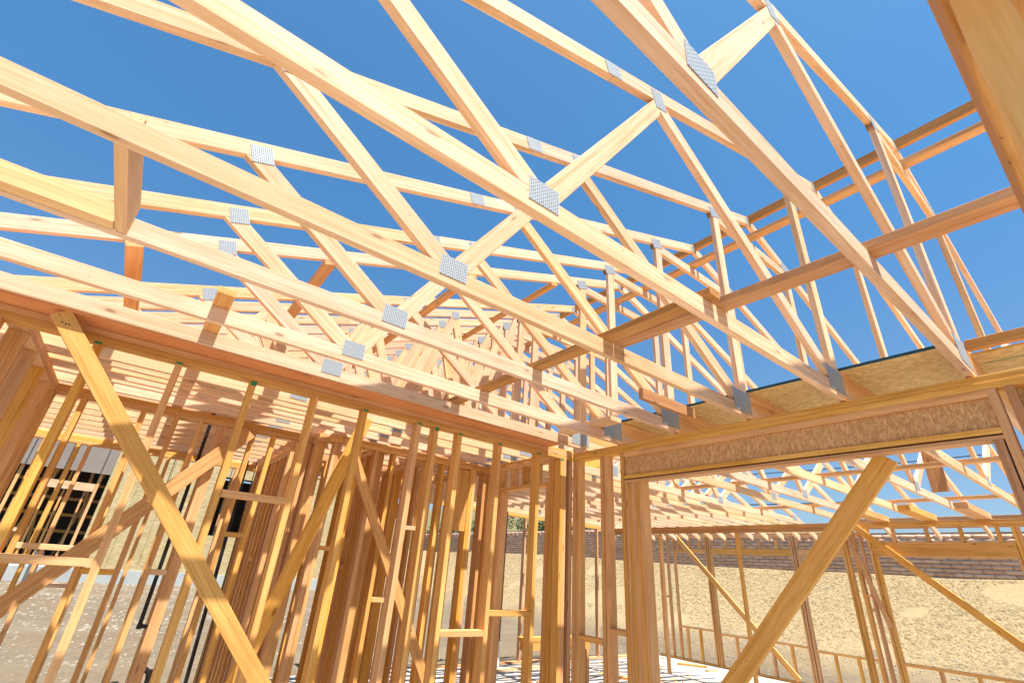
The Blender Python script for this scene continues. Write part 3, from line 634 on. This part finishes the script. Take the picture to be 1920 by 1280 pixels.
tk = thing('grey_pipe', 'grey pipe stub standing in front of the neighbour house opening', 'pipe', (-2.0, 24, GR))
tube('pipe', tk, [(-2.0, 24, GR), (-2.0, 24, -.5)], .13, 'grey_pipe')
def hose(pts, r, name, mat):
    cu = bpy.data.curves.new(name, 'CURVE'); cu.dimensions = '3D'; cu.bevel_depth = r; cu.bevel_resolution = 2
    s = cu.splines.new('BEZIER'); s.bezier_points.add(len(pts) - 1)
    for b, p in zip(s.bezier_points, pts): b.co = p; b.handle_left_type = b.handle_right_type = 'AUTO'
    cu.materials.append(MAT[mat]); t_ = bpy.data.objects.new(name, cu)
    me = bpy.data.meshes.new_from_object(t_); bpy.data.objects.remove(t_); return link(bpy.data.objects.new(name, me))
o = hose([(4.62, .84, 1.34), (4.6, .80, 1.47), (4.57, .74, 1.53), (4.6, .68, 1.46), (4.62, .62, 1.34)], .018, 'hose', 'dark_cable'); tag(o, 'dark hose looped on the strand board platform', 'hose')
o = hose([(60, 40, 9.6), (60, 20, 8.9), (60, 0, 8.9), (60, -20, 9.6)], .06, 'power_line', 'dark_cable'); tag(o, 'thin power line crossing the sky beyond the far window wall', 'power line')
o = hose([(60, 40, 13.3), (60, 20, 12.5), (60, 0, 12.5), (60, -20, 13.2)], .05, 'power_line', 'dark_cable'); tag(o, 'higher power line crossing the sky behind the far trusses', 'power line')

# loose lumber on the slab
def scrap(x0, y0, x1, y1, label, w=.089, mat='golden_fir'):
    o = beam('loose_board', None, (x0, y0, FLOOR + .021), (x1, y1, FLOOR + .021), w, .038, (-(y1 - y0), x1 - x0, 0), mat); tag(o, label, 'board', 'scrap lumber on the slab')
scrap(8.0, 7.3, 9.2, 5.0, 'long loose board lying on the slab beyond the wide opening')
scrap(10.9, 7.7, 11.3, 7.2, 'short reddish scrap board by the far window wall', mat='red_fir')
scrap(10.8, 6.9, 11.2, 6.9, 'small pale offcut near the far window wall', mat='pale_fir')
scrap(6.0, 8.2, 7.4, 8.3, 'offcut board lying by the far outside wall', mat='pale_fir')

o = beam('hanging_plank', None, (7.02, 1.36, 1.85), (6.97, 1.36, 1.09), .15, .03, (0, 1, 0), 'red_fir'); tag(o, 'reddish plank hanging down beside a far truss against the sky', 'plank')
# ------------------------------------------------------------------ slab, ground, bank
o = box('floor_slab', None, -4.1, 11.82, -4.0, 7.72, GR - .2, FLOOR, 'concrete_slab', bevel=.01); o['kind'] = 'structure'; o['label'] = 'pale concrete slab of the house'
o = box('floor_slab', None, 2.0, 11.82, 7.725, 8.87, GR - .2, FLOOR, 'concrete_slab', bevel=.01); o['kind'] = 'structure'
def sstep(a, b, x):
    t = max(0, min(1, (x - a) / (b - a))); return t * t * (3 - 2 * t)
def gh(x, y):
    h = GR
    t = max(0, min(1, (x - 12.4) / 5.9)); h += 2.45 * (t ** 1.15)
    if y > 8: h += .25 * sstep(8, 22, y) * t
    hill = sstep(26, 60, x) * sstep(12, 46, y) * 11.0
    h += hill
    h += (noise.noise(Vector((x * .35, y * .35, 0))) * .09 + noise.noise(Vector((x * 1.4, y * 1.4, 3))) * .014) * (1 if (x > 12.5 or y > 9.5) else .0) * (1 + hill * .6)
    return h
def grid(xv, yv):
    V = [(x, y, gh(x, y)) for y in yv for x in xv]; nx = len(xv)
    F = [(j * nx + i, j * nx + i + 1, (j + 1) * nx + i + 1, (j + 1) * nx + i) for j in range(len(yv) - 1) for i in range(nx - 1)]
    return V, F
def axisv(a):  # dense near, sparse far
    out = []; v = a[0][0]
    for lo, hi, st in a:
        v = lo
        while v < hi - 1e-6: out.append(v); v += st
    out.append(a[-1][1]); return out
xv = axisv([(-600, -60, 60), (-60, -10, 5), (-10, 12, 1.0), (12, 20, .16), (20, 70, 1.5), (70, 600, 60)])
yv = axisv([(-600, -20, 60), (-20, -4, 2), (-4, 34, .25), (34, 90, 2), (90, 600, 60)])
V, F = grid(xv, yv)
me = bpy.data.meshes.new('ground'); me.from_pydata(V, [], F); me.materials.append(MAT['ground_dirt'])
for p in me.polygons: p.use_smooth = True
o = link(bpy.data.objects.new('ground', me)); o['kind'] = 'structure'; o['label'] = 'dirt lot rising into a straw covered bank'
# chips and sawdust on the slab
V, F = [], []
for i in range(900):
    x = 3.6 + 8.1 * rnd.random(); y = -.5 + 9.2 * rnd.random(); a = rnd.random() * 6.3; L = .008 + .05 * rnd.random() ** 3; w = L * (.2 + .5 * rnd.random()); h = .004 + .02 * rnd.random() ** 3; b = len(V)
    if y > 7.7 and x < 2: continue
    for sx, sy in ((-1, -1), (1, -1), (1, 1), (-1, 1)):
        V.append((x + sx * L * math.cos(a) - sy * w * math.sin(a), y + sx * L * math.sin(a) + sy * w * math.cos(a), FLOOR + .001))
    V += [(v[0], v[1], FLOOR + .001 + h) for v in V[b:b + 4]]; F += [tuple(q + b for q in f) for f in CUBEF]
me = bpy.data.meshes.new('wood_chips'); me.from_pydata(V, [], F); me.materials.append(MAT['golden_fir'])
o = link(bpy.data.objects.new('wood_chips', me)); tag(o, 'wood chips and sawdust scattered on the slab', 'wood chips', kind='stuff')
# straw
V, F, G = [], [], []
for i in range(90000):
    x = 13.2 + 5.0 * rnd.random() ** .8; y = -2 + 32 * rnd.random()
    if x < 14.4 + noise.noise(Vector((y * .5, 1, 0))) * 1.2 and rnd.random() < .7: continue
    if noise.noise(Vector((x * .55, y * .55, 7))) > .36: continue
    z = gh(x, y) + .004; a = rnd.random() * math.pi; L = .02 + .045 * rnd.random(); w = .0014 + .0022 * rnd.random()
    dx, dy = math.cos(a) * L, math.sin(a) * L; up = rnd.random() ** 3 * .035; b = len(V)
    V += [(x - dx - dy * w / L, y - dy + dx * w / L, z), (x - dx + dy * w / L, y - dy - dx * w / L, z + .004), (x + dx + dy * w / L, y + dy - dx * w / L, gh(x + dx, y + dy) + .006 + up), (x + dx - dy * w / L, y + dy + dx * w / L, gh(x + dx, y + dy) + .01 + up)]
    c = rnd.random(); G += [c, 0, 0] * 4; F.append((b, b + 1, b + 2, b + 3))
me = bpy.data.meshes.new('straw'); me.from_pydata(V, [], F); a = me.attributes.new('grain', 'FLOAT_VECTOR', 'POINT'); a.data.foreach_set('vector', G); me.materials.append(MAT['straw'])
o = link(bpy.data.objects.new('straw', me)); tag(o, 'loose pale straw spread over the bank', 'straw', kind='stuff')
# pebbles and clods in the dirt
V, F = [], []
for i in range(11000):
    if rnd.random() < .75: x = -9 + 16 * rnd.random(); y = 7.9 + 24 * rnd.random() ** 1.3
    else: x = 12.0 + 2.6 * rnd.random(); y = -1 + 12 * rnd.random()
    s = (.006 + .022 * rnd.random() ** 3) * (1 + (y / 14 if x < 8 else .5)); z = gh(x, y); b = len(V)
    j = [Vector((rnd.uniform(.6, 1.2), 0, 0)).x for _ in range(6)]
    V += [(x + s * j[0], y, z), (x, y + s * j[1], z), (x - s * j[2], y, z), (x, y - s * j[3], z), (x + s * .2, y, z + s * .8 * j[4]), (x, y, z - s)]
    F += [(b, b + 1, b + 4), (b + 1, b + 2, b + 4), (b + 2, b + 3, b + 4), (b + 3, b, b + 4)]
me = bpy.data.meshes.new('gravel'); me.from_pydata(V, [], F); me.materials.append(MAT['stone'])
o = link(bpy.data.objects.new('gravel', me)); tag(o, 'pebbles and clods scattered over the dirt', 'gravel', kind='stuff')

# slump block garden wall
bw = thing('block_wall', 'brown slump block garden wall along the top of the straw bank', 'block wall', (18.3, 10, 0), kind='thing')
geo = []; CH = .108; CL = .410
def slump(y0, y1, z0, z1, x0):
    r_ = rnd.random(); vs = []; fs = []; n = 5; m = 3
    for j in range(m):
        for i in range(n):
            u, v = i / (n - 1), j / (m - 1)
            bulge = (.030 + .012 * rnd.random()) * math.sin(math.pi * min(1, max(0, v * .8 + .1))) ** .7 + (rnd.random() - .5) * .008
            if i in (0, n - 1): bulge *= .5
            sag = (rnd.random() - .5) * .010
            vs.append((x0 - bulge, y0 + .004 + (y1 - y0 - .008) * u, z0 + .005 + (z1 - z0 - .010) * v + sag))
    for j in range(m - 1):
        for i in range(n - 1):
            a = j * n + i; fs.append((a, a + n, a + n + 1, a + 1))
    b = len(vs)
    ring = [i for i in range(n)] + [n * j + n - 1 for j in range(1, m)] + [n * (m - 1) + i for i in range(n - 2, -1, -1)] + [n * j for j in range(m - 2, 0, -1)]
    for k in ring: v = vs[k]; vs.append((x0 + .03, v[1], v[2]))
    for q in range(len(ring)):
        fs.append((ring[q], ring[(q + 1) % len(ring)], b + (q + 1) % len(ring), b + q))
    return vs, fs, [(r_, 0, 0)] * len(vs)
for rI in range(0, 26):
    z0 = .1 + rI * CH - .0; y = -7 + (CL / 2 if rI % 2 else 0)
    while y < 36:
        top = 1.79 if y < 9 else (1.79 + CH * 2 if y < 16 else 1.79 + CH * 3)
        low = gh(18.2, y) - .35
        if z0 + CH <= top + .02 and z0 > low: geo.append(slump(y, y + CL, z0, z0 + CH, 18.30))
        y += CL
me = solid(geo, 'slump_block', off=bw.location, name='blocks')
for p in me.polygons: p.use_smooth = True
link(bpy.data.objects.new('blocks', me), bw)
me = solid([box_geo(18.315, 18.45, -7, 9, -.6, 1.775), box_geo(18.315, 18.45, 9, 16, -.6, 1.775 + 2 * CH), box_geo(18.315, 18.45, 16, 36, -.6, 1.775 + 3 * CH)], 'mortar', off=bw.location, name='mortar')
link(bpy.data.objects.new('mortar', me), bw)

# shrubs on the hill
def shrub_mesh(seed):
    r = random.Random(seed); V, F = [], []
    blobs = [(r.gauss(0, .5), r.gauss(0, .5), .5 + r.random() * .7, .35 + .3 * r.random()) for _ in range(9)]
    for i in range(1500):
        bx_, by_, bz_, br = r.choice(blobs); d = Vector((r.gauss(0, 1), r.gauss(0, 1), r.gauss(0, 1))).normalized() * br * (.75 + .35 * r.random())
        c = Vector((bx_, by_, bz_)) + d
        if c.z < .05: continue
        a = Vector((r.gauss(0, 1), r.gauss(0, 1), r.gauss(0, 1))).normalized() * .07; b_ = a.orthogonal().normalized() * .04; n0 = len(V)
        V += [tuple(c - a), tuple(c + b_), tuple(c + a), tuple(c - b_)]; F.append((n0, n0 + 1, n0 + 2, n0 + 3))
    me = bpy.data.meshes.new('foliage'); me.from_pydata(V, [], F); me.materials.append(MAT['leaf']); return me
sm_ = [shrub_mesh(i) for i in range(3)]
stem = solid([cyl_geo((0, 0, -.3), (0, 0, .7), .06, 6, .03), cyl_geo((0, 0, .1), (.4, .1, .8), .04, 6, .02), cyl_geo((0, 0, .1), (-.35, -.2, .8), .04, 6, .02)], 'twig', name='stem')
for i in range(26):
    x = 30 + rnd.random() * 16; y = 26 + rnd.random() * 34
    e = thing('shrub', 'grey green shrub on the dry hill behind the block wall', 'shrub', (x, y, gh(x, y)), 'shrubs on the dry hill')
    e.scale = (1.3 + rnd.random(),) * 3; e.rotation_euler.z = rnd.random() * 6
    link(bpy.data.objects.new('foliage', sm_[i % 3]), e); link(bpy.data.objects.new('stem', stem), e)

# ------------------------------------------------------------------ neighbouring house
HY = 31.0
h = thing('framed_house', 'neighbouring house in framing, with strand board walls and a dark open garage at the left', 'house', (0, HY, GR))
box('foundation', h, -16, 14, HY - .05, HY + 12, GR - .2, -1.22, 'footing', bevel=.01)
def osbp(x0, x1, z0, z1):
    g = box_geo(x0, x1, HY, HY + .10, z0, z1); gs = [(v[0], v[2], v[1]) for v in g[0]]
    me = solid([(g[0], g[1], gs)], 'osb_wall', off=h.location, name='wall_sheet'); link(bpy.data.objects.new('wall_sheet', me), h)
x = -1.3
for w_ in (1.22, 1.22, 1.22): osbp(x, x + w_ - .012, -1.21, 4.3); x += w_
osbp(2.37, 3.55, -1.21, 4.3) if False else None
osbp(x + .0, x + .9, -1.21, 4.3); x += .9
osbp(x + .01, 6.2, -1.21, .6); osbp(x + .01, 6.2, 3.6, 4.3); osbp(6.21, 14, -1.21, 4.3)
sheet('gable_board', h, -7.5, -1.31, HY + .0, HY + .03, 2.9, 4.3, 'grey_board'); osbp(-16, -7.52, -1.21, 4.3)
box('back_wall', h, -15.9, 13.9, HY + 7, HY + 7.1, -1.21, 4.2, 'shaded_inside'); box('side_wall', h, 6.3, 6.4, HY + .11, HY + 6.99, -1.21, 4.2, 'shaded_inside')
box('ceiling', h, -15.9, 13.9, HY + .35, HY + 6.99, 4.3, 4.4, 'shaded_inside')
for x in (-6.7, -5.9, -5.1, -4.3, -3.5, -2.9, -2.1, 4.0, 5.2): box('stud', h, x, x + .09, HY + 1.2, HY + 1.3, -1.21, 4.25, 'golden_fir' if x < 0 else 'red_fir')
for x in (-6.2, -4.6, -3.1, -1.7): box('stud', h, x, x + .12, HY + .15, HY + .30, -1.21, 2.95, 'golden_fir')
box('header', h, -3.4, -1.7, HY - .04, HY - .002, 2.05, 2.4, 'pale_fir'); box('header', h, -7.5, -3.6, HY + .12, HY + .14, .1, .25, 'pale_fir')
for i in range(9):
    x0 = -7 + i * .9; beam('framing', h, (x0, HY + 3.0 + (i % 3) * .6, -1.2), (x0 + (.9 if i % 2 else -.7), HY + 3.0 + (i % 3) * .6, 4.1), .12, .05, (1, 0, 0), 'red_fir' if i % 3 else 'golden_fir')
for i in range(5): box('framing', h, -6.9, -1.5, HY + 4.5 + i * .04, HY + 4.53 + i * .04, -.6 + i * .8, -.45 + i * .8, 'golden_fir')
for i in range(22):   # its own low trusses
    x = -15.5 + i * 1.38
    if x > 13.5: break
    beam('rafter', h, (x, HY - .5, 4.38), (x, HY + 5.5, 6.3), .12, .05, (0, 0, 1), 'pale_fir')
box('top_plate', h, -16, 14, HY - .02, HY + .12, 4.301, 4.375, 'golden_fir')

# ------------------------------------------------------------------ light, sky, camera
EL = math.radians(71.6)
w = bpy.data.worlds.new('World'); scene.world = w; w.use_nodes = True
nt = w.node_tree; nt.nodes.clear()
sky = nt.nodes.new('ShaderNodeTexSky'); sky.sky_type = 'NISHITA'; sky.sun_disc = False
sky.sun_elevation = EL; sky.sun_rotation = math.radians(180); sky.altitude = 100; sky.air_density = 1.0; sky.dust_density = 1.3; sky.ozone_density = 2.0
bg = nt.nodes.new('ShaderNodeBackground'); bg.inputs[1].default_value = 0.05
tint = nt.nodes.new('ShaderNodeMix'); tint.data_type = 'RGBA'; tint.blend_type = 'MULTIPLY'; tint.inputs[0].default_value = 1.0; pass
sd = nt.nodes.new('ShaderNodeTexCoord'); sz = nt.nodes.new('ShaderNodeSeparateXYZ'); nt.links.new(sd.outputs['Generated'], sz.inputs[0])
rr = ramp(nt, sz.outputs[2], [(0.0, (1.0, 1.03, 1.06)), (0.25, (.86, 1.14, 1.28)), (0.6, (.66, 1.31, 1.58))]); nt.links.new(rr.outputs[0], tint.inputs[7])
ow = nt.nodes.new('ShaderNodeOutputWorld'); nt.links.new(sky.outputs[0], tint.inputs[6]); nt.links.new(tint.outputs[2], bg.inputs[0]); nt.links.new(bg.outputs[0], ow.inputs[0])
sl = bpy.data.lights.new('sun', 'SUN'); sl.energy = 5.0; sl.angle = math.radians(.53); sl.color = (1.0, .94, .86)
so = bpy.data.objects.new('sun', sl); COL.objects.link(so); so.rotation_euler = (math.radians(90) - EL, 0, 0)

R = Matrix(((0.78738348, -0.6128676, 0.06648731), (-0.31695051, -0.30996063, 0.89636309), (-0.52874345, -0.72685467, -0.43830657)))
cd = bpy.data.cameras.new('camera'); cd.sensor_width = 36; cd.lens = 877 / 1920 * 36; cd.clip_start = .02; cd.clip_end = 2000
cd.dof.use_dof = True; cd.dof.focus_distance = 4.5; cd.dof.aperture_fstop = 5.6
co = bpy.data.objects.new('camera', cd); COL.objects.link(co)
co.matrix_world = R.transposed().to_4x4(); scene.camera = co
scene.view_settings.view_transform = 'Standard'; scene.view_settings.look = 'None'; scene.view_settings.exposure = 1.38; scene.view_settings.gamma = 1
scene.cycles.max_bounces = 6; scene.cycles.diffuse_bounces = 4
